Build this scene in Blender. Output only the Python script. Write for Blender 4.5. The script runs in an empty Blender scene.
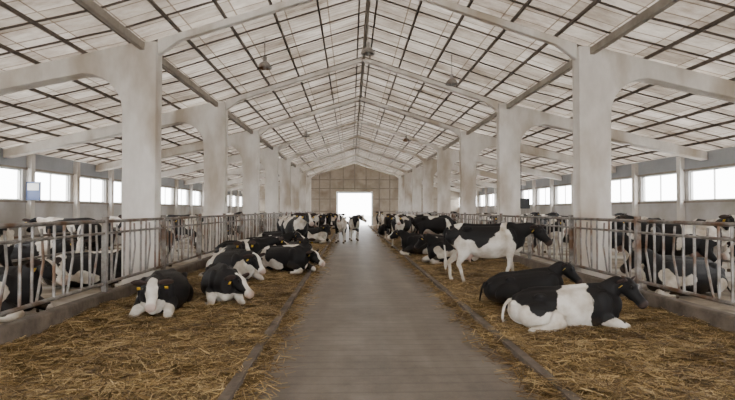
import bpy, math, random
import numpy as np
from mathutils import Vector, noise, Matrix
random.seed(7); rng=np.random.default_rng(7)
scene=bpy.context.scene
COL=scene.collection

# ------------------------------------------------------------ helpers
def mk(name,V,F,mats,smooth=False,mi=None,loc=(0,0,0)):
    me=bpy.data.meshes.new(name); me.from_pydata([tuple(v) for v in V],[],F); me.update()
    for m in mats: me.materials.append(m)
    if mi is not None: me.polygons.foreach_set('material_index',mi)
    if smooth: me.shade_smooth()
    ob=bpy.data.objects.new(name,me); COL.objects.link(ob); ob.location=loc
    return ob
def box(V,F,x0,x1,y0,y1,z0,z1):
    b=len(V)
    V+= [(x0,y0,z0),(x1,y0,z0),(x1,y1,z0),(x0,y1,z0),(x0,y0,z1),(x1,y0,z1),(x1,y1,z1),(x0,y1,z1)]
    F+= [(b,b+3,b+2,b+1),(b+4,b+5,b+6,b+7),(b,b+1,b+5,b+4),(b+1,b+2,b+6,b+5),(b+2,b+3,b+7,b+6),(b+3,b,b+4,b+7)]
def beam(V,F,a,b,w,h):
    a=Vector(a); b=Vector(b); t=(b-a).normalized()
    up=Vector((0,0,1)) if abs(t.z)<.95 else Vector((0,1,0))
    s=up.cross(t).normalized(); v=t.cross(s); k=len(V)
    for p in (a,b):
        for i,j in ((-1,-1),(1,-1),(1,1),(-1,1)): V.append(tuple(p+s*w/2*i+v*h/2*j))
    F+= [(k,k+3,k+2,k+1),(k+4,k+5,k+6,k+7),(k,k+1,k+5,k+4),(k+1,k+2,k+6,k+5),(k+2,k+3,k+7,k+6),(k+3,k,k+4,k+7)]
def cyl(V,F,a,b,r,n=8,r2=None):
    if r2 is None:r2=r
    a=Vector(a); b=Vector(b); t=(b-a).normalized()
    up=Vector((0,0,1)) if abs(t.z)<.9 else Vector((1,0,0))
    s=up.cross(t).normalized(); v=t.cross(s); k=len(V)
    for p,rr in ((a,r),(b,r2)):
        for i in range(n):
            an=2*math.pi*i/n; V.append(tuple(p+s*math.cos(an)*rr+v*math.sin(an)*rr))
    for i in range(n):
        j=(i+1)%n; F.append((k+i,k+j,k+n+j,k+n+i))
    F.append(tuple(k+i for i in range(n))[::-1]); F.append(tuple(k+n+i for i in range(n)))
def tube(V,F,pts,rad,up,n=16,sub=4):
    P=[Vector(p) for p in pts]; R=[(r,r) if not isinstance(r,tuple) else r for r in rad]
    up=Vector(up); Q=[];S=[]
    m=len(P)
    def cr(a,b,c,d,t): return 0.5*((2*b)+(c-a)*t+(2*a-5*b+4*c-d)*t*t+(3*b-a-3*c+d)*t*t*t)
    for i in range(m-1):
        a,b,c,d=P[max(i-1,0)],P[i],P[i+1],P[min(i+2,m-1)]
        ra,rb,rc,rd=R[max(i-1,0)],R[i],R[i+1],R[min(i+2,m-1)]
        for k in range(sub):
            t=k/sub
            Q.append(cr(a,b,c,d,t)); S.append((max(.004,cr(ra[0],rb[0],rc[0],rd[0],t)),max(.004,cr(ra[1],rb[1],rc[1],rd[1],t))))
    Q.append(P[-1]); S.append(R[-1]); k0=len(V)
    for i,p in enumerate(Q):
        t=(Q[min(i+1,len(Q)-1)]-Q[max(i-1,0)]).normalized()
        s=up.cross(t)
        if s.length<.05: s=Vector((0,1,0)).cross(t)
        s.normalize(); v=t.cross(s)
        for j in range(n):
            an=2*math.pi*j/n
            V.append(tuple(p+s*math.cos(an)*S[i][0]+v*math.sin(an)*S[i][1]))
    for i in range(len(Q)-1):
        for j in range(n):
            jj=(j+1)%n; F.append((k0+i*n+j,k0+i*n+jj,k0+(i+1)*n+jj,k0+(i+1)*n+j))
    F.append(tuple(k0+j for j in range(n))[::-1]); e=k0+(len(Q)-1)*n; F.append(tuple(e+j for j in range(n)))
def ell(V,F,c,r,n=14,m=9):
    k=len(V); c=Vector(c)
    V.append((c.x,c.y,c.z+r[2]))
    for i in range(1,m):
        ph=math.pi*i/m
        for j in range(n):
            th=2*math.pi*j/n
            V.append((c.x+r[0]*math.sin(ph)*math.cos(th),c.y+r[1]*math.sin(ph)*math.sin(th),c.z+r[2]*math.cos(ph)))
    V.append((c.x,c.y,c.z-r[2])); e=len(V)-1
    for j in range(n):
        jj=(j+1)%n
        F.append((k,k+1+j,k+1+jj)); F.append((e,k+1+(m-2)*n+jj,k+1+(m-2)*n+j))
        for i in range(m-2):
            F.append((k+1+i*n+j,k+1+(i+1)*n+j,k+1+(i+1)*n+jj,k+1+i*n+jj))

# ------------------------------------------------------------ materials
def mat(name):
    m=bpy.data.materials.new(name); m.use_nodes=True; nt=m.node_tree
    return m,nt,nt.nodes['Principled BSDF']
def nd(nt,t,**k):
    n=nt.nodes.new(t)
    for a,b in k.items(): setattr(n,a,b)
    return n
def noisy(name,c1,c2,scale=3,rough=.8,bump=.3,detail=8,c3=None,s2=.6,stretch=(1,1,1),bscale=None,metal=0,bdist=.02):
    m,nt,b=mat(name); L=nt.links.new
    tc=nd(nt,'ShaderNodeTexCoord'); mp=nd(nt,'ShaderNodeMapping'); mp.inputs['Scale'].default_value=stretch
    L(tc.outputs['Object'],mp.inputs[0])
    n1=nd(nt,'ShaderNodeTexNoise'); n1.inputs['Scale'].default_value=scale; n1.inputs['Detail'].default_value=detail; n1.inputs['Roughness'].default_value=.65
    L(mp.outputs[0],n1.inputs['Vector'])
    r=nd(nt,'ShaderNodeValToRGB'); r.color_ramp.elements[0].position=.33; r.color_ramp.elements[1].position=.67
    r.color_ramp.elements[0].color=(*c1,1); r.color_ramp.elements[1].color=(*c2,1); L(n1.outputs[0],r.inputs[0])
    out=r.outputs[0]
    if c3:
        n2=nd(nt,'ShaderNodeTexNoise'); n2.inputs['Scale'].default_value=s2; n2.inputs['Detail'].default_value=5; L(mp.outputs[0],n2.inputs['Vector'])
        r2=nd(nt,'ShaderNodeValToRGB'); r2.color_ramp.elements[0].position=.48; r2.color_ramp.elements[1].position=.66
        L(n2.outputs[0],r2.inputs[0])
        mx=nd(nt,'ShaderNodeMixRGB'); L(r2.outputs[0],mx.inputs[0]); L(out,mx.inputs[1]); mx.inputs[2].default_value=(*c3,1); out=mx.outputs[0]
    L(out,b.inputs['Base Color'])
    b.inputs['Roughness'].default_value=rough; b.inputs['Metallic'].default_value=metal
    if bump:
        n3=nd(nt,'ShaderNodeTexNoise'); n3.inputs['Scale'].default_value=bscale or scale*6; n3.inputs['Detail'].default_value=6; L(tc.outputs['Object'],n3.inputs['Vector'])
        bp=nd(nt,'ShaderNodeBump'); bp.inputs['Strength'].default_value=bump; bp.inputs['Distance'].default_value=bdist
        L(n3.outputs[0],bp.inputs['Height']); L(bp.outputs[0],b.inputs['Normal'])
    return m
M_frame=noisy('painted_concrete',(.66,.62,.57),(.86,.83,.79),1.6,.85,.25,c3=(.47,.40,.32),s2=.9,stretch=(1,1,.45))
M_curb=noisy('curb_concrete',(.08,.065,.05),(.20,.16,.125),2.5,.9,.5)
M_wall=noisy('wall_render',(.50,.49,.48),(.64,.63,.62),.7,.9,.15,c3=(.40,.37,.33))
M_panel=noisy('grey_panel',(.34,.36,.385),(.44,.46,.485),.8,.7,.1)
M_end=noisy('end_wall_sheet',(.42,.36,.29),(.58,.52,.44),.8,.9,.1,c3=(.32,.26,.20))
M_steel=noisy('galvanised_steel',(.14,.125,.11),(.36,.34,.32),6,.45,.2,c3=(.14,.075,.04),s2=2.5,metal=.45)
M_purlin=noisy('dark_steel',(.065,.05,.038),(.14,.11,.088),4,.7,.1)
M_beam=noisy('rafter_steel',(.22,.19,.155),(.36,.32,.27),2,.7,.1)
M_pen=noisy('pen_floor',(.12,.09,.055),(.36,.30,.225),1.4,.85,.6,c3=(.52,.49,.44),s2=.35)
M_out=noisy('yard_concrete',(.5,.5,.48),(.6,.6,.58),.3,.9,0)
M_dark=noisy('dark_plastic',(.02,.02,.025),(.04,.04,.045),3,.5,0)
M_white=noisy('white_enamel',(.6,.6,.58),(.7,.7,.68),3,.4,0)
M_blue=noisy('blue_enamel',(.02,.05,.15),(.03,.06,.18),3,.4,0)

def floor_mat():
    m,nt,b=mat('aisle_concrete'); L=nt.links.new
    tc=nd(nt,'ShaderNodeTexCoord')
    n1=nd(nt,'ShaderNodeTexNoise'); n1.inputs['Scale'].default_value=1.0; n1.inputs['Detail'].default_value=10; n1.inputs['Roughness'].default_value=.75
    L(tc.outputs['Object'],n1.inputs['Vector'])
    r=nd(nt,'ShaderNodeValToRGB'); e=r.color_ramp.elements; e[0].position=.32; e[0].color=(.105,.085,.070,1); e[1].position=.68; e[1].color=(.27,.235,.20,1)
    L(n1.outputs[0],r.inputs[0])
    # wheel wear: long streaks down the aisle
    mp=nd(nt,'ShaderNodeMapping'); mp.inputs['Scale'].default_value=(2.6,.12,1); L(tc.outputs['Object'],mp.inputs[0])
    gr=nd(nt,'ShaderNodeTexNoise'); gr.inputs['Scale'].default_value=1.0; gr.inputs['Detail'].default_value=6; L(mp.outputs[0],gr.inputs['Vector'])
    gm=nd(nt,'ShaderNodeMapRange'); gm.inputs[1].default_value=.3; gm.inputs[2].default_value=.7; gm.inputs[3].default_value=.78; gm.inputs[4].default_value=1.15; L(gr.outputs[0],gm.inputs[0])
    mx=nd(nt,'ShaderNodeMixRGB',blend_type='MULTIPLY'); mx.inputs[0].default_value=1; L(r.outputs[0],mx.inputs[1]); L(gm.outputs[0],mx.inputs[2])
    # fine transverse scoring
    wv=nd(nt,'ShaderNodeTexWave'); wv.bands_direction='Y'; wv.inputs['Scale'].default_value=1.3; wv.inputs['Distortion'].default_value=.6; L(tc.outputs['Object'],wv.inputs['Vector'])
    wm=nd(nt,'ShaderNodeMapRange'); wm.inputs[1].default_value=0; wm.inputs[2].default_value=.12; wm.inputs[3].default_value=.80; wm.inputs[4].default_value=1; L(wv.outputs[1],wm.inputs[0])
    mw=nd(nt,'ShaderNodeMixRGB',blend_type='MULTIPLY'); mw.inputs[0].default_value=1; L(mx.outputs[0],mw.inputs[1]); L(wm.outputs[0],mw.inputs[2])
    n2=nd(nt,'ShaderNodeTexNoise'); n2.inputs['Scale'].default_value=60; n2.inputs['Detail'].default_value=3; L(tc.outputs['Object'],n2.inputs['Vector'])
    r2=nd(nt,'ShaderNodeValToRGB'); r2.color_ramp.elements[0].position=.62; r2.color_ramp.elements[1].position=.68; L(n2.outputs[0],r2.inputs[0])
    m2=nd(nt,'ShaderNodeMixRGB'); L(r2.outputs[0],m2.inputs[0]); L(mw.outputs[0],m2.inputs[1]); m2.inputs[2].default_value=(.25,.19,.11,1)
    L(m2.outputs[0],b.inputs['Base Color'])
    rr=nd(nt,'ShaderNodeMapRange'); rr.inputs[3].default_value=.36; rr.inputs[4].default_value=.62; L(n1.outputs[0],rr.inputs[0]); L(rr.outputs[0],b.inputs['Roughness'])
    bp=nd(nt,'ShaderNodeBump'); bp.inputs['Strength'].default_value=.25; bp.inputs['Distance'].default_value=.008
    L(n2.outputs[0],bp.inputs['Height']); L(bp.outputs[0],b.inputs['Normal'])
    return m
M_floor=floor_mat()

def roof_mat():
    m,nt,b=mat('fibre_cement_roof'); L=nt.links.new
    tc=nd(nt,'ShaderNodeTexCoord'); mp=nd(nt,'ShaderNodeMapping'); mp.inputs['Scale'].default_value=(.6,1.2,1); L(tc.outputs['Object'],mp.inputs[0])
    n1=nd(nt,'ShaderNodeTexNoise'); n1.inputs['Scale'].default_value=.8; n1.inputs['Detail'].default_value=10; n1.inputs['Roughness'].default_value=.75; L(mp.outputs[0],n1.inputs['Vector'])
    r=nd(nt,'ShaderNodeValToRGB'); e=r.color_ramp.elements; e[0].position=.34; e[0].color=(.25,.20,.155,1); e[1].position=.64; e[1].color=(.66,.60,.525,1)
    L(n1.outputs[0],r.inputs[0])
    br=nd(nt,'ShaderNodeTexBrick'); br.offset=0; br.inputs['Scale'].default_value=1; br.inputs['Brick Width'].default_value=1.0; br.inputs['Row Height'].default_value=.5
    br.inputs['Mortar Size'].default_value=.016; br.inputs['Color1'].default_value=(1,1,1,1); br.inputs['Color2'].default_value=(.62,.59,.55,1); br.inputs['Mortar'].default_value=(.32,.27,.22,1)
    L(tc.outputs['Object'],br.inputs['Vector'])
    mx=nd(nt,'ShaderNodeMixRGB',blend_type='MULTIPLY'); mx.inputs[0].default_value=1; L(r.outputs[0],mx.inputs[1]); L(br.outputs[0],mx.inputs[2])
    L(mx.outputs[0],b.inputs['Base Color']); b.inputs['Roughness'].default_value=.85
    tr=nd(nt,'ShaderNodeBsdfTranslucent'); L(mx.outputs[0],tr.inputs[0])
    ms=nd(nt,'ShaderNodeMixShader'); ms.inputs[0].default_value=.11
    L(b.outputs[0],ms.inputs[1]); L(tr.outputs[0],ms.inputs[2]); L(ms.outputs[0],nt.nodes['Material Output'].inputs[0])
    w=nd(nt,'ShaderNodeTexWave'); w.bands_direction='Y'; w.inputs['Scale'].default_value=1.8; L(tc.outputs['Object'],w.inputs['Vector'])
    bp=nd(nt,'ShaderNodeBump'); bp.inputs['Strength'].default_value=.5; bp.inputs['Distance'].default_value=.04; L(w.outputs[0],bp.inputs['Height']); L(bp.outputs[0],b.inputs['Normal'])
    return m
M_roof=roof_mat()

def straw_mat(blade):
    m,nt,b=mat('straw_blade' if blade else 'straw_litter'); L=nt.links.new
    tc=nd(nt,'ShaderNodeTexCoord')
    n2=nd(nt,'ShaderNodeTexNoise'); n2.inputs['Scale'].default_value=1.3; n2.inputs['Detail'].default_value=5; n2.inputs['Roughness'].default_value=.65; L(tc.outputs['Object'],n2.inputs['Vector'])
    r2=nd(nt,'ShaderNodeValToRGB'); r2.color_ramp.elements[0].position=.36; r2.color_ramp.elements[0].color=(.50,.45,.40,1); r2.color_ramp.elements[1].position=.6; L(n2.outputs[0],r2.inputs[0])
    mx=nd(nt,'ShaderNodeMixRGB',blend_type='MULTIPLY'); mx.inputs[0].default_value=1; L(r2.outputs[0],mx.inputs[2])
    if blade:
        at=nd(nt,'ShaderNodeAttribute'); at.attribute_name='rnd'; f=at.outputs['Fac']
        r=nd(nt,'ShaderNodeValToRGB'); e=r.color_ramp.elements; e[0].position=0; e[0].color=(.11,.068,.024,1); e[1].position=1; e[1].color=(.82,.63,.32,1)
        x=e.new(.5); x.color=(.40,.265,.10,1); L(f,r.inputs[0]); L(r.outputs[0],mx.inputs[1]); b.inputs['Roughness'].default_value=.55
    else:
        n1=nd(nt,'ShaderNodeTexNoise'); n1.inputs['Scale'].default_value=22; n1.inputs['Detail'].default_value=8; n1.inputs['Roughness'].default_value=.8; n1.inputs['Distortion'].default_value=2; L(tc.outputs['Object'],n1.inputs['Vector'])
        r=nd(nt,'ShaderNodeValToRGB'); e=r.color_ramp.elements; e[0].position=.36; e[0].color=(.05,.031,.012,1); e[1].position=.66; e[1].color=(.50,.36,.17,1); x=e.new(.5); x.color=(.205,.135,.056,1)
        L(n1.outputs[0],r.inputs[0]); L(r.outputs[0],mx.inputs[1])
        b.inputs['Roughness'].default_value=.9
        bp=nd(nt,'ShaderNodeBump'); bp.inputs['Strength'].default_value=.9; bp.inputs['Distance'].default_value=.03; L(n1.outputs[0],bp.inputs['Height']); L(bp.outputs[0],b.inputs['Normal'])
    L(mx.outputs[0],b.inputs['Base Color'])
    return m
M_straw=straw_mat(False); M_blade=straw_mat(True)

def coat_mat():
    m,nt,b=mat('holstein_coat'); L=nt.links.new
    def att(n):
        a=nd(nt,'ShaderNodeAttribute'); a.attribute_name=n; return a.outputs['Fac']
    tc=nd(nt,'ShaderNodeTexCoord')
    n1=nd(nt,'ShaderNodeTexNoise'); n1.inputs['Scale'].default_value=22; n1.inputs['Detail'].default_value=4; L(tc.outputs['Object'],n1.inputs['Vector'])
    s=nd(nt,'ShaderNodeMath',operation='SUBTRACT'); L(n1.outputs[0],s.inputs[0]); s.inputs[1].default_value=.5
    ml=nd(nt,'ShaderNodeMath',operation='MULTIPLY_ADD'); L(s.outputs[0],ml.inputs[0]); ml.inputs[1].default_value=.15; L(att('patch'),ml.inputs[2])
    mr=nd(nt,'ShaderNodeMapRange'); mr.inputs[1].default_value=-.02; mr.inputs[2].default_value=.03; L(ml.outputs[0],mr.inputs[0])
    n2=nd(nt,'ShaderNodeTexNoise'); n2.inputs['Scale'].default_value=3.5; n2.inputs['Detail'].default_value=6; L(tc.outputs['Object'],n2.inputs['Vector'])
    rw=nd(nt,'ShaderNodeValToRGB'); e=rw.color_ramp.elements; e[0].position=.32; e[0].color=(.44,.37,.28,1); e[1].position=.62; e[1].color=(.80,.765,.70,1); L(n2.outputs[0],rw.inputs[0])
    m1=nd(nt,'ShaderNodeMixRGB'); L(mr.outputs[0],m1.inputs[0]); L(rw.outputs[0],m1.inputs[1]); m1.inputs[2].default_value=(.010,.009,.0095,1)
    m2=nd(nt,'ShaderNodeMixRGB'); L(att('pink'),m2.inputs[0]); L(m1.outputs[0],m2.inputs[1]); m2.inputs[2].default_value=(.42,.26,.21,1)
    m3=nd(nt,'ShaderNodeMixRGB'); L(att('hoof'),m3.inputs[0]); L(m2.outputs[0],m3.inputs[1]); m3.inputs[2].default_value=(.06,.045,.03,1)
    m4=nd(nt,'ShaderNodeMixRGB'); L(att('dirt'),m4.inputs[0]); L(m3.outputs[0],m4.inputs[1]); m4.inputs[2].default_value=(.15,.10,.05,1)
    L(m4.outputs[0],b.inputs['Base Color']); b.inputs['Roughness'].default_value=.62
    b.inputs['Specular IOR Level'].default_value=.28
    n3=nd(nt,'ShaderNodeTexNoise'); n3.inputs['Scale'].default_value=90; L(tc.outputs['Object'],n3.inputs['Vector'])
    bp=nd(nt,'ShaderNodeBump'); bp.inputs['Strength'].default_value=.4; bp.inputs['Distance'].default_value=.008; L(n3.outputs[0],bp.inputs['Height']); L(bp.outputs[0],b.inputs['Normal'])
    return m
M_coat=coat_mat()
M_eye,_,bb=mat('cow_eye'); bb.inputs['Base Color'].default_value=(.008,.006,.005,1); bb.inputs['Roughness'].default_value=.1
M_tag,_,bb=mat('ear_tag_plastic'); bb.inputs['Base Color'].default_value=(.8,.5,.03,1)

# ------------------------------------------------------------ building shell
RID=7.1; XW=12.0; Y0=-9.0; Y1=57.0; XB=5.0
def rz(x):
    x=abs(x); return RID-.32*x if x<XB else RID-.32*XB-.235*(x-XB)
V=[];F=[]; box(V,F,-XW-.2,XW+.2,Y0,Y1+.15,-.2,0); mk('floor',V,F,[M_floor])
V=[];F=[]; box(V,F,-80,80,-60,Y0-.001,-.25,-.03); box(V,F,-80,80,Y1+.151,160,-.25,-.03); box(V,F,-80,-XW-.201,Y0,Y1+.15,-.25,-.03); box(V,F,XW+.201,80,Y0,Y1+.15,-.25,-.03)
mk('yard_ground',V,F,[M_out])
for s,nm in((-1,'left'),(1,'right')):
    V=[];F=[]; box(V,F,min(s*4.72,s*XW),max(s*4.72,s*XW),Y0,Y1,0.0,.05); mk('pen_floor_'+nm,V,F,[M_pen])
xs=(-XW-.4,-XB,0,XB,XW+.4)
V=[(x,y,rz(x)) for y in(Y0-.3,Y1+.3) for x in xs]
mk('ceiling',V,[(i,i+1,i+6,i+5) for i in range(4)],[M_roof])
V=[];F=[]
for s in(-1,1):
    x=.22
    while x<XW-.1:
        beam(V,F,(s*x,Y0,rz(x)-.045),(s*x,Y1,rz(x)-.045),.045,.075); x+=1.0
mk('roof_purlins',V,F,[M_purlin])
V=[];F=[]
y=Y0+.3
while y<Y1:
    for s in(-1,1):
        beam(V,F,(0,y,RID-.015),(s*XB,y,rz(XB)-.015),.04,.03); beam(V,F,(s*XB,y,rz(XB)-.015),(s*XW,y,rz(XW)-.015),.04,.03)
    y+=1.0
mk('roof_battens',V,F,[M_purlin])
V=[];F=[]
for s in(-1,1):
    beam(V,F,(s*4.95,Y0,rz(5.0)-.2),(s*4.95,Y1,rz(5.0)-.2),.10,.16)
beam(V,F,(0,Y0,RID-.12),(0,Y1,RID-.12),.10,.12)
mk('roof_longitudinal_beams',V,F,[M_beam])
def poly_extrude(V,F,pts,y0,y1):
    k=len(V); n=len(pts)
    for y in(y0,y1):
        for p in pts: V.append((p[0],y,p[1]))
    F.append(tuple(range(k,k+n))); F.append(tuple(range(k+2*n-1,k+n-1,-1)))
    for i in range(n):
        j=(i+1)%n; F.append((k+i,k+n+i,k+n+j,k+j))
fy=[-6.9,-.9,5.1]+[11.1+6*i for i in range(8)]
for y in fy:
    V=[];F=[]
    rt=lambda x: rz(x)-.09
    for s in(-1,1):
        h=[(4.65,0),(5.35,0),(5.37,3.9)]
        for t in range(1,7):
            a=t/6*math.pi/2
            h.append((5.37+.85*(1-math.cos(a)),3.9+(rt(6.22)-.42-3.9)*math.sin(a)))
        h+= [(XW-.05,rt(XW)-.28),(XW-.05,rt(XW)),(XB,rt(XB)),(4.65,rt(XB))]
        pts=[(s*a,b) for a,b in h]
        poly_extrude(V,F,pts,y-.18,y+.18)
        pts=[(s*4.66,rt(4.66)-.02),(s*4.66,rt(4.66)-.38),(s*4.2,rt(4.2)-.19),(0,rt(0)-.16),(0,rt(0)-.02)]
        poly_extrude(V,F,pts,y-.08,y+.08)
    ob=mk('concrete_portal_frame',V,F,[M_frame])
    bv=ob.modifiers.new('bev','BEVEL'); bv.width=.02; bv.segments=2; bv.limit_method='ANGLE'
n_win=0
ZA,ZB=2.1,3.18
for s,nm in((-1,'left'),(1,'right')):
    V=[];F=[]
    a,b=sorted((s*XW,s*(XW+.18)))
    box(V,F,a,b,Y0,Y1,0,ZA); box(V,F,a,b,Y0,Y1,ZB,rz(XW+.1)-.02)
    y=Y0
    mi=[0]*6+[1]*6
    while y<Y1:
        box(V,F,a,b,y,min(y+.6,Y1),ZA,ZB); mi+=[0]*6; y+=3.0
    mk('wall_'+nm,V,F,[M_wall,M_panel],mi=mi)
    y=Y0+.6
    while y+2.4<=Y1+.01:
        n_win+=1; V=[];F=[]
        xm=s*(XW+.09)
        for zz in(ZA+.02,ZB-.02): beam(V,F,(xm,y,zz),(xm,y+2.4,zz),.08,.04)
        for yy in(y+.02,y+1.2,y+2.38): beam(V,F,(xm,yy,ZA+.04),(xm,yy,ZB-.04),.05,.035)
        mk('window_%d'%n_win,V,F,[M_white]); y+=3.0
    V=[];F=[]; y=Y0+.3
    while y<Y1:
        xm=s*(XW-.1); box(V,F,xm-.09,xm+.09,y-.11,y+.11,.05,rz(XW)-.1); y+=3.0
    mk('wall_posts_'+nm,V,F,[M_frame])
    V=[];F=[]
    for zz in(ZA-.05,ZB+.04): beam(V,F,(s*(XW-.03),Y0,zz),(s*(XW-.03),Y1,zz),.06,.07)
    mk('trim_%d'%(1 if s<0 else 2),V,F,[M_beam])
def endwall(name,y,dw,dh,m):
    V=[];F=[]
    for s in(-1,1):
        poly_extrude(V,F,[(s*dw,0),(s*XW,0),(s*XW,rz(XW)-.02),(s*5.5,rz(5.5)-.02),(s*dw,rz(dw)-.02)],y,y+.15)
    poly_extrude(V,F,[(-dw,dh),(dw,dh),(dw,rz(dw)-.02),(0,RID-.02),(-dw,rz(dw)-.02)],y,y+.15)
    mk(name,V,F,[m])
endwall('wall_back',Y1,2.05,3.8,M_end)
endwall('wall_front',Y0-.15,5.45,4.6,M_end)
V=[];F=[]
for z in(1.6,3.0,4.2,5.2): 
    xm=11.8 if z<3.8 else (8.5 if z<5 else 5)
    if z<3.8: box(V,F,-xm,-2.2,Y1-.06,Y1,z-.05,z+.05); box(V,F,2.2,xm,Y1-.06,Y1,z-.05,z+.05)
    else: box(V,F,-xm,xm,Y1-.06,Y1,z-.05,z+.05)
for x in(-10,-8,-6,-4,-2.8,2.8,4,6,8,10): box(V,F,x-.06,x+.06,Y1-.08,Y1,0,rz(x)-.1)
for x in(-1.3,0,1.3): box(V,F,x-.05,x+.05,Y1-.08,Y1,4,rz(x)-.1)
mk('trim_3',V,F,[M_beam])
V=[];F=[]
box(V,F,-2.04,-1.9,Y1-.02,Y1+.12,0,3.79); box(V,F,1.9,2.04,Y1-.02,Y1+.12,0,3.79); box(V,F,-1.9,1.9,Y1-.02,Y1+.12,3.66,3.79)
mk('door_1',V,F,[M_panel])

for s,nm in((-1,'left'),(1,'right')):
    V=[];F=[]; a,b=sorted((s*1.5,s*1.6)); box(V,F,a,b,Y0+.1,Y1-.3,0,.09); mk('aisle_curb',V,F,[M_curb])
    V=[];F=[]; a,b=sorted((s*4.47,s*4.645)); box(V,F,a,b,Y0+.1,Y1-.3,0,.38)
    ob=mk('feed_curb',V,F,[M_curb]); bv=ob.modifiers.new('b','BEVEL'); bv.width=.03; bv.segments=2

for s in(-1,1):
    V=[];F=[]; x=s*4.56; ya,yb=-2.0,56.0
    for z,r in((1.56,.03),(1.36,.022),(.52,.03)): cyl(V,F,(x,ya,z),(x,yb,z),r,8)
    y=ya;i=0
    while y<yb:
        if i%11==0: 
            box(V,F,x-.04,x+.04,y-.04,y+.04,.36,1.64)
        else:
            k=i%3
            if k==1: 
                cyl(V,F,(x+.03*s,y-.1,.5),(x+.03*s,y+.05,1.05),.017,6); cyl(V,F,(x+.03*s,y+.05,1.05),(x+.03*s,y+.0,1.5),.017,6)
            else: cyl(V,F,(x,y,.5),(x,y,1.56),.02,6)
        y+=.24;i+=1
    mk('headlock_feed_fence',V,F,[M_steel])
    V=[];F=[]; x=s*8.4
    for z in(.55,1.1): cyl(V,F,(x,1,z),(x,56,z),.03,8)
    y=1.5
    while y<56:
        cyl(V,F,(x,y,.05),(x,y,1.25),.035,8); y+=2.4
    mk('stall_rail',V,F,[M_steel])

# ------------------------------------------------------------ straw
def sst(a,b,t):
    t=max(0,min(1,(t-a)/(b-a))); return t*t*(3-2*t)
def bed(x,y):
    ax=abs(x)
    b=-.05+.10*sst(1.15,1.65,ax)+.04*sst(1.7,2.8,ax)+.07*sst(3.4,4.5,ax)
    o=13.0 if x>0 else 0
    p=Vector((x+o,y,0))
    return b+.045*noise.noise(p*.8)+.045*noise.noise(p*2.4)+.03*noise.noise(p*6.5)+.015*noise.noise(p*14)
for s in(-1,1):
    ys=list(np.arange(-1,14,.05))+list(np.arange(14,56,.2)); xs=np.arange(1.1,4.48,.05)
    V=[(s*x,y,bed(s*x,y)) for y in ys for x in xs]; nx=len(xs); F=[]
    for i in range(len(ys)-1):
        for j in range(nx-1):
            a=i*nx+j; q=(a,a+1,a+nx+1,a+nx); F.append(q if s>0 else q[::-1])
    ob=mk('straw_bedding',V,F,[M_straw,M_blade],smooth=True)
    N=70000
    u=rng.random(N); yy=3.2*(30/3.2)**u
    t=rng.random(N); xx=1.0+3.45*t**.85
    keep=~((xx<1.35)&(rng.random(N)>((xx-.95)/.4)**2*.5)); xx=xx[keep]; yy=yy[keep]; n=len(xx)
    zz=np.array([max(bed(s*a,b),0.0) for a,b in zip(xx,yy)])+rng.random(n)*.022+.004
    an=rng.random(n)*2*np.pi; Ln=.04+.09*rng.random(n); tl=(rng.random(n)-.4)*.55; w=.0022+.0022*rng.random(n)+yy*.00012
    d=np.stack([np.cos(an)*np.cos(tl),np.sin(an)*np.cos(tl),np.sin(tl)*.6],1)*Ln[:,None]
    sd=np.stack([-np.sin(an),np.cos(an),np.zeros(n)],1)*w[:,None]; sd[:,2]+=(rng.random(n)-.5)*w
    c=np.stack([s*xx,yy,zz+np.abs(d[:,2])*.7],1)
    PV=np.stack([c-d-sd,c-d+sd,c+d+sd,c+d-sd],1).reshape(-1,3)
    me=bpy.data.meshes.new('straw'); me.from_pydata(PV.tolist(),[],np.arange(4*n).reshape(-1,4).tolist())
    at=me.attributes.new('rnd','FLOAT','POINT'); at.data.foreach_set('value',np.repeat(rng.random(n)**1.2,4).astype(np.float32))
    me.materials.append(M_blade); me.update()
    so=bpy.data.objects.new('loose_stalks',me); COL.objects.link(so); so.parent=ob

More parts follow.
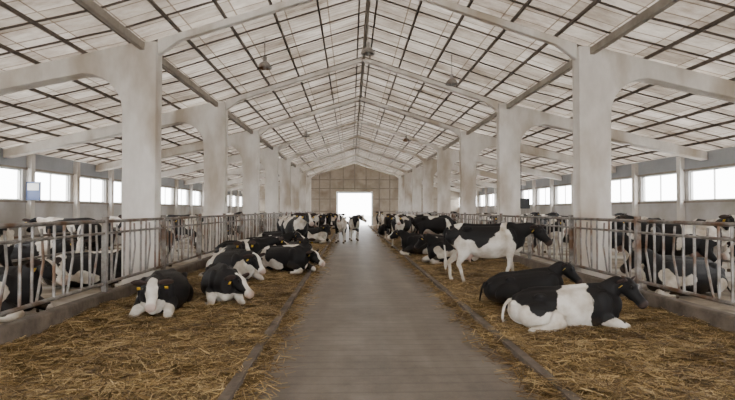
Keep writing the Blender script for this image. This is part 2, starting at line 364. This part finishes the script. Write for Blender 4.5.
# ------------------------------------------------------------ cows
def seg_dist(P,a,b):
    a=np.array(a);b=np.array(b); ab=b-a; t=np.clip(((P-a)@ab)/(ab@ab),0,1); return np.linalg.norm(P-(a+t[:,None]*ab),axis=1)
def build_pose(pose,poll,hd,stag=0.0,side=-1,ext=False):
    V=[];F=[];low=[];hoofs=[]
    Z=(0,0,1);X=(1,0,0)
    if pose=='stand':
        tr=[(-.86,1.22,.08,.10),(-.78,1.17,.20,.19),(-.55,1.11,.29,.24),(-.2,1.02,.365,.32),(.15,.99,.395,.345),(.45,1.02,.375,.29),(.68,1.07,.33,.23),(.86,1.10,.25,.17),(.96,1.11,.12,.10)]
        tube(V,F,[(a,0,b) for a,b,_,_ in tr],[(w,h) for _,_,h,w in tr],Z,22,5)
        tube(V,F,[(-.80,0,1.33),(-.55,0,1.395),(-.2,0,1.375),(.2,0,1.375),(.5,0,1.40),(.66,0,1.41),(.8,0,1.34)],[.04,.05,.05,.05,.055,.06,.05],Z,10,3)
        for s in(-1,1):
            ell(V,F,(-.42,s*.215,1.32),(.12,.06,.065)); ell(V,F,(-.84,s*.11,1.24),(.06,.05,.06))
            ell(V,F,(.58,s*.20,1.06),(.15,.10,.27))
            g=stag*s
            y=s*.19
            lp=[(.60,y*.9,1.08),(.60,y,.86),(.61+g*.3,y,.66),(.63+g*.6,y,.44),(.62+g*.9,y,.37),(.62+g,y,.16),(.64+g,y,.10),(.67+g,y,.005)]
            tube(V,F,lp,[(.10,.17),(.09,.12),(.06,.075),(.052,.056),(.042,.044),(.036,.038),(.047,.047),(.056,.068)],X,14,4)
            low.append(lp[2:]); hoofs.append((.68+g,y,.01))
            g=-stag*s; y=s*.19
            lp=[(-.58,y*.8,1.12),(-.50,y,.92),(-.50,y*1.05,.76),(-.62+g*.4,y,.60),(-.71+g*.7,y,.49),(-.68+g*.8,y,.40),(-.65+g,y,.17),(-.62+g,y,.10),(-.58+g,y,.005)]
            tube(V,F,lp,[(.13,.24),(.115,.21),(.09,.15),(.055,.085),(.045,.06),(.04,.046),(.036,.038),(.047,.047),(.056,.066)],X,14,4)
            low.append(lp[3:]); hoofs.append((-.57+g,y,.01))
        ell(V,F,(-.43,0,.72),(.22,.16,.16))
        for tx in(-.33,-.5):
            for s in(-1,1): cyl(V,F,(tx,s*.07,.62),(tx,s*.075,.51),.022,8)
        ell(V,F,(.78,0,.90),(.16,.10,.16))
        nb=(.68,0,1.16)
        tail=[(-.84,0,1.33),(-.92,0,1.22),(-.93,0,.95),(-.90,.02,.65),(-.90,.03,.5),(-.90,.03,.34)]; tr_=[.032,.026,.02,.018,.045,.015]
    else:
        tr=[(-.90,.40,.10,.12),(-.80,.38,.24,.23),(-.55,.36,.32,.31),(-.2,.35,.36,.39),(.15,.36,.38,.40),(.45,.39,.37,.33),(.68,.42,.33,.26),(.86,.43,.25,.19),(.97,.42,.12,.11)]
        tube(V,F,[(a,0,b) for a,b,_,_ in tr],[(w,h) for _,_,h,w in tr],Z,22,5)
        tube(V,F,[(-.84,0,.54),(-.55,0,.675),(-.2,0,.70),(.2,0,.735),(.5,0,.755),(.66,0,.75),(.8,0,.68)],[.04,.05,.05,.05,.055,.06,.05],Z,10,3)
        for s in(-1,1):
            ell(V,F,(-.44,s*.235,.60),(.11,.06,.065)); ell(V,F,(.60,s*.2,.46),(.17,.10,.26)); ell(V,F,(-.86,s*.12,.46),(.06,.05,.06))
        ell(V,F,(-.48,side*.27,.29),(.34,.15,.24))
        ell(V,F,(-.50,-side*.25,.24),(.30,.14,.20))
        lp=[(-.3,side*.38,.30),(-.17,side*.46,.22),(-.45,side*.52,.12),(-.68,side*.52,.09),(-.5,side*.60,.06),(-.28,side*.64,.05),(-.18,side*.64,.045)]
        tube(V,F,lp,[.13,.11,.08,.06,.043,.042,.05],Z,12,4); low.append(lp[3:]); hoofs.append(lp[-1])
        lp=[(-.35,side*.2,.12),(-.1,side*.40,.08),(.08,side*.55,.05),(.18,side*.58,.045)]
        tube(V,F,lp,[.09,.05,.042,.05],Z,12,4); low.append(lp[2:]); hoofs.append(lp[-1])
        for s in(-1,1):
            if ext and s==side:
                lp=[(.55,s*.22,.28),(.80,s*.25,.17),(1.02,s*.26,.14),(1.22,s*.27,.07),(1.32,s*.27,.05),(1.42,s*.27,.045)]
                tube(V,F,lp,[.14,.09,.06,.04,.045,.05],Z,12,4); low.append(lp[2:])
            else:
                lp=[(.55,s*.22,.28),(.80,s*.26,.17),(.98,s*.28,.11),(.90,s*.33,.06),(.72,s*.36,.05),(.60,s*.37,.045)]
                tube(V,F,lp,[.14,.09,.065,.048,.04,.048],Z,12,4); low.append(lp[2:])
            hoofs.append(lp[-1])
        ell(V,F,(.80,0,.30),(.16,.13,.2))
        nb=(.64,0,.52)
        tail=[(-.86,0,.52),(-.97,.02,.42),(-1.0,.08,.2),(-.95,.2,.06),(-.9,.34,.05),(-.84,.45,.04)]; tr_=[.032,.026,.02,.018,.045,.015]
    P=Vector(poll); d=Vector(hd).normalized(); sd=Vector(Z).cross(d)
    sd.normalize(); up=d.cross(sd)
    E=P-up*.05-d*.02; B=Vector(nb)
    m1=B.lerp(E,.35)+Vector((0,0,.03))-Vector((0,E.y*.15,0)); m2=B.lerp(E,.72)+Vector((0,0,.05))
    tube(V,F,[tuple(B-Vector((.12,0,0))),tuple(B.lerp(m1,.4)),tuple(m1),tuple(m2),tuple(E+Vector((0,0,.01)))],[(.16,.27),(.15,.26),(.115,.20),(.085,.145),(.075,.105)],Z,16,4)
    hr=[(-.05,-.03,.085,.075),(.03,-.03,.125,.105),(.12,-.05,.145,.12),(.20,-.06,.125,.10),(.29,-.055,.10,.08),(.375,-.05,.088,.076),(.43,-.05,.09,.088),(.475,-.055,.078,.082),(.505,-.055,.04,.05)]
    tube(V,F,[tuple(P+d*a+up*b) for a,b,_,_ in hr],[(w,h) for _,_,h,w in hr],tuple(up),16,4)
    for s in(-1,1):
        c=P+d*.135+up*.045+sd*s*.095; ell(V,F,tuple(c),(.036,.036,.036),10,7)
    me=bpy.data.meshes.new('t'); me.from_pydata(V,[],F)
    ob=bpy.data.objects.new('t',me); COL.objects.link(ob)
    r=ob.modifiers.new('r','REMESH'); r.mode='VOXEL'; r.voxel_size=.018
    sm=ob.modifiers.new('s','SMOOTH'); sm.factor=.5; sm.iterations=4
    bpy.context.view_layer.update()
    ev=ob.evaluated_get(bpy.context.evaluated_depsgraph_get()); m2=bpy.data.meshes.new_from_object(ev)
    V=[tuple(v.co) for v in m2.vertices]; F=[tuple(p.vertices) for p in m2.polygons]; mi=[0]*len(F)
    bpy.data.objects.remove(ob); bpy.data.meshes.remove(me); bpy.data.meshes.remove(m2)
    tube(V,F,tail,tr_,X,8,4); e0=len(V)
    for s in(-1,1):
        b=P+d*.01+up*.035+sd*s*.08
        dr=(sd*s*1.0-up*.10-d*.12).normalized()
        tube(V,F,[tuple(b+dr*q) for q in(0,.04,.11,.18,.23,.255)],[(.02,.03),(.02,.048),(.018,.075),(.015,.068),(.01,.04),(.006,.008)],tuple(up),10,3)
    e1=len(V)
    mi+=[0]*(len(F)-len(mi))
    for s in(-1,1):
        ell(V,F,tuple(P+d*.14+up*.045+sd*s*.118),(.021,.021,.021),10,7)
        ell(V,F,tuple(P+d*.475+up*-.03+sd*s*.042),(.015,.015,.015),8,6)
    mi+=[1]*(len(F)-len(mi))
    for s in(-1,1):
        c=P+d*.05+sd*s*.21-up*.055; k=len(V)
        for e in(0,.006):
            for i,j in((-1,-1),(1,-1),(1,1),(-1,1)): V.append(tuple(c+sd*i*.028+up*j*.034+d*e))
        F+= [(k,k+1,k+2,k+3),(k+7,k+6,k+5,k+4),(k,k+4,k+5,k+1),(k+1,k+5,k+6,k+2),(k+2,k+6,k+7,k+3),(k+3,k+7,k+4,k)]
    mi+=[2]*(len(F)-len(mi))
    return dict(V=V,F=F,mi=mi,low=low,hoofs=hoofs,P=P,d=d,sd=sd,up=up,pose=pose,ear=(e0,e1))
def coat(B,seed=1,base=None,blobs=(),face='blaze',bias=.1,socks=True):
    A=np.array(B['V']); n=len(A)
    o=Vector((seed*7.3,seed*3.1,seed*11.7))
    nz=np.array([noise.noise(Vector(v)*2.6+o)+.45*noise.noise(Vector(v)*6+o) for v in B['V']])
    if base is None:
        v=np.array([noise.noise(Vector((p[0]*1.9,p[1]*1.7,p[2]*1.5))+o) for p in B['V']])*1.9+bias+nz*.22
    else:
        v=np.full(n,float(base))*.6
        for (sg,cx,cy,cz,rx,ry,rz_) in blobs:
            dd=1-np.sqrt(((A[:,0]-cx)/rx)**2+((A[:,1]-cy)/ry)**2+((A[:,2]-cz)/rz_)**2)+nz*.42
            v=np.maximum(v,dd) if sg>0 else np.minimum(v,-dd)
    if socks:
        for lp in B['low']:
            for i in range(len(lp)-1):
                if i==0 and B['pose']=='stand': continue
                v=np.where(seg_dist(A,lp[i],lp[i+1])<.085,np.minimum(v,-.3),v)
    P=np.array(B['P']);d=np.array(B['d']);sd=np.array(B['sd']);up=np.array(B['up'])
    R=A-P; s=R@d; l=R@sd; u=R@up; hm=(s>-.09)&(s<.6)&(np.abs(l)<.36)&(np.abs(u)<.2)
    hv=np.full(n,.5)
    if face=='blaze':
        wdt=.03+.04*np.clip(s/.45,0,1)+nz*.02; hv=np.clip((np.abs(l)-wdt)*8,-.5,.5); hv=np.where(u<-.06,.5,hv); hv=np.where(s>.36,-.4,hv)
    elif face=='white':
        hv=np.where(np.abs(l)>.11,.5,np.clip(np.abs(l)*6-.55+nz*.3,-.5,.5))
    hv=np.where(np.abs(l)>.14,.5,hv)
    v=np.where(hm,hv,v)
    pink=np.where(hm,np.clip((s-.41)/.04,0,1)*.6,0)
    if face=='black': pink=pink*.2
    pink[B['ear'][0]:B['ear'][1]]=.10; v[B['ear'][0]:B['ear'][1]]=.5
    if B['pose']=='stand':
        ud=np.sqrt(((A[:,0]+.43)/.26)**2+(A[:,1]/.2)**2+((A[:,2]-.66)/.17)**2); pink=np.maximum(pink,np.clip((1.05-ud)*4,0,.75))
    hoof=np.zeros(n)
    for h in B['hoofs']: hoof=np.maximum(hoof,(np.linalg.norm(A-np.array(h),axis=1)<.088).astype(float))
    zt=.55 if B['pose']=='stand' else .3
    dirt=np.clip((zt-A[:,2])/zt,0,1)*.55*np.clip(.6+nz,0,1)
    me=bpy.data.meshes.new('holstein_cow'); me.from_pydata(B['V'],[],B['F']); me.polygons.foreach_set('material_index',B['mi'])
    for nm,a in(('patch',v),('pink',pink),('hoof',hoof),('dirt',dirt)):
        t=me.attributes.new(nm,'FLOAT','POINT'); t.data.foreach_set('value',a.astype(np.float32))
    for m in(M_coat,M_eye,M_tag): me.materials.append(m)
    me.shade_smooth(); me.update()
    return me
def put(me,x,y,deg,z=None,sc=1.0):
    ob=bpy.data.objects.new('holstein_cow',me); COL.objects.link(ob)
    if z is None: z=max(0,bed(x,y)-.03) if abs(x)>1.3 else 0
    ob.location=(x,y,z); ob.rotation_euler=(0,0,math.radians(deg)); ob.scale=(sc,)*3
    return ob
WX=lambda px,y: -.43+(px-351)*y/500

S_level=build_pose('stand',(1.28,0,1.50),(.75,0,-.55),stag=.07)
S_low=build_pose('stand',(1.22,-.16,1.34),(.50,-.52,-.68),stag=.12)
S_turn=build_pose('stand',(1.20,.28,1.42),(.5,.6,-.5),stag=-.10)
S_feed=build_pose('stand',(1.25,0,.92),(.6,0,-.8),stag=.12)
L_up=build_pose('lie',(1.12,0,.86),(.85,0,-.45),side=-1)
L_low=build_pose('lie',(1.03,-.12,.86),(.46,-.50,-.72),side=-1)
L_turn=build_pose('lie',(1.05,.32,.78),(.4,.8,-.4),side=1)
L_rest=build_pose('lie',(1.12,.06,.60),(.78,.1,-.62),side=1)
L_face=build_pose('lie',(1.05,.06,.66),(.70,.12,-.68),side=-1)
L_tuck=build_pose('lie',(1.05,.20,.58),(.66,.5,-.58),side=1)

c=coat(L_low,3,-1,[(1,-.42,0,.70,.42,.8,.42),(1,.72,0,.45,.38,.8,.6),(1,1.0,0,.6,.4,.6,.5),(-1,.75,-.4,.08,.3,.2,.2),(-1,-.85,-.3,.15,.3,.5,.3)],face='black'); put(c,2.66,7.25,-4,sc=.85,z=.0)
c=coat(L_low,4,1,[(-1,-.1,.3,.1,.3,.3,.15)],face='black',socks=False); put(c,2.72,9.1,12,sc=.82)
c=coat(S_low,5,-1,[(1,-.10,0,1.32,.50,.5,.46),(1,1.0,0,1.25,.50,.5,.45),(1,.72,0,1.30,.24,.5,.40),(1,-.85,0,1.2,.22,.5,.38)],face='black'); put(c,2.72,11.8,-3,z=.0,sc=1.0)
c=coat(L_face,6,1,[(-1,.9,0,.15,.22,.5,.22),(-1,-.2,-.4,.3,.25,.4,.5)],face='white'); put(c,-3.60,8.7,-84,sc=.93,z=.02)
c=coat(L_tuck,7,1,[(-1,.75,0,.10,.3,.6,.18),(-1,-.5,.4,.3,.3,.3,.4)],face='blaze'); put(c,-2.90,9.65,-70,sc=.9)
c=coat(L_face,8,1,[(-1,.8,0,.25,.25,.5,.28),(-1,-.5,0,.5,.22,.6,.5)],face='blaze'); put(c,-3.3,12.2,-50,sc=.95)
v_lie=[coat(L_turn,11,1,[(-1,.1,0,.5,.2,.6,.5)]),coat(L_up,12,None,bias=.55),coat(L_low,13,None,bias=.42,face='black'),coat(L_rest,14,None,bias=.5)]
v_st=[coat(S_level,21,None,bias=.4),coat(S_level,22,None,bias=.22),coat(S_turn,23,None,bias=.45),coat(S_low,24,None,bias=.35,face='black'),coat(S_feed,25,None,bias=.4,face='black'),coat(S_turn,26,None,bias=.15,face='white'),coat(S_feed,27,None,bias=.55)]
for me,px,y,a in [(v_lie[0],243,15.6,-20),(v_lie[1],264,17.8,5),(v_lie[2],276,20.9,-30),(v_st[0],289,22.3,-58),(v_lie[2],310,25.5,-20),(v_st[3],318,33,-60),(v_st[2],327,41,-80),
      (v_st[1],341,27,-93),(v_st[5],354,29,-86),(v_st[4],303,29,175),(v_lie[3],336,45,10),
      (v_lie[1],428,18.6,170),(v_st[5],404,23.2,-125),(v_st[6],432,22.5,5),(v_lie[2],455,16.0,200),(v_st[2],392,29,-110),(v_st[0],415,31,10),(v_lie[0],384,34,-100),(v_st[3],396,38,-60),(v_st[1],380,44,-95)]:
    put(me,WX(px,y),y,a)
put(v_lie[3],-2.35,14.0,-35,sc=.95); put(v_lie[2],-2.2,16.4,-60,sc=.95); put(v_lie[1],-3.7,14.0,-60,sc=.92); put(v_st[0],-2.55,18.9,-62)
for me,x,y,a in [(v_lie[3],-6.3,11.4,8),(v_st[0],-6.1,14.6,-95),(v_st[5],-9.8,12.6,170),(v_st[2],-6.9,17.5,-60),(v_lie[0],-9.8,15.5,20),
      (v_st[1],-7.45,9.6,-90),(v_st[6],-7.35,13.9,-80),(v_lie[1],-6.3,8.3,-15),(v_st[3],-10.1,17.6,-170),
      (v_lie[2],6.3,9.9,-165),(v_st[2],6.6,13.6,185),(v_st[4],7.0,16.5,-170),(v_st[1],9.9,14.2,-100),(v_lie[1],9.8,11.6,185),(v_st[6],6.5,19.5,200),
      (v_st[0],7.3,11.6,170),(v_st[3],10.1,17.2,80)]:
    put(me,x,y,a,.05)
for s in(-1,1):
    y=20.5; i=0
    while y<53:
        me=(v_st+v_lie)[random.randrange(11)]
        put(me,s*(6.75+random.random()*.3),y,(180 if s>0 else 0)+random.uniform(-25,25),.05)
        me=(v_st+v_lie)[random.randrange(11)]
        put(me,s*(10.0+random.random()*.1),y+.9,random.choice([0,180])+random.uniform(-20,20),.05)
        y+=2.2+random.random()*.6

# ------------------------------------------------------------ fittings
for x,y,z in((-2.65,12.9,5.45),(0,12.6,5.75),(2.5,14.4,5.45),(-2.65,24.9,5.45),(2.5,26.4,5.45)):
    V=[];F=[]; cyl(V,F,(x,y,z+.2),(x,y,rz(x)-.02),.012,6); cyl(V,F,(x,y,z+.1),(x,y,z+.25),.05,12)
    prof=[(.05,.12),(.12,.08),(.17,0),(.185,-.05),(.175,-.05),(.11,.06),(.04,.1)]; k=len(V); n=20
    for r,h in prof:
        for j in range(n): V.append((x+r*math.cos(2*math.pi*j/n),y+r*math.sin(2*math.pi*j/n),z+h))
    for i in range(len(prof)-1):
        for j in range(n): F.append((k+i*n+j,k+i*n+(j+1)%n,k+(i+1)*n+(j+1)%n,k+(i+1)*n+j))
    ell(V,F,(x,y,z-.02),(.05,.05,.08)); mk('pendant_barn_lamp',V,F,[M_steel])
V=[];F=[]; box(V,F,5.36,5.7,16.95,17.2,1.8,2.15); box(V,F,5.4,5.65,16.92,16.95,1.85,2.1); cyl(V,F,(5.45,17.1,2.15),(5.45,17.1,3.6),.015,6); mk('electrical_box',V,F,[M_dark])
V=[];F=[]; box(V,F,-12.0+.05,-11.45,18.13,18.16,2.1,2.75); mi=[0]*6
box(V,F,-11.9,-11.5,18.115,18.13,2.45,2.7); mi+=[1]*6
mk('notice_sign',V,F,[M_blue,M_white],mi=mi)

# ------------------------------------------------------------ light & camera
w=bpy.data.worlds.new('World'); scene.world=w; w.use_nodes=True
bg=w.node_tree.nodes['Background']; bg.inputs[0].default_value=(.985,.99,1,1); bg.inputs[1].default_value=14
cam=bpy.data.cameras.new('Camera'); cam.lens=24.5; cam.sensor_width=36; cam.clip_end=500
co=bpy.data.objects.new('Camera',cam); COL.objects.link(co); co.location=(-.43,0,1.75)
co.rotation_euler=(math.radians(91.15),0,math.radians(-1.9)); scene.camera=co
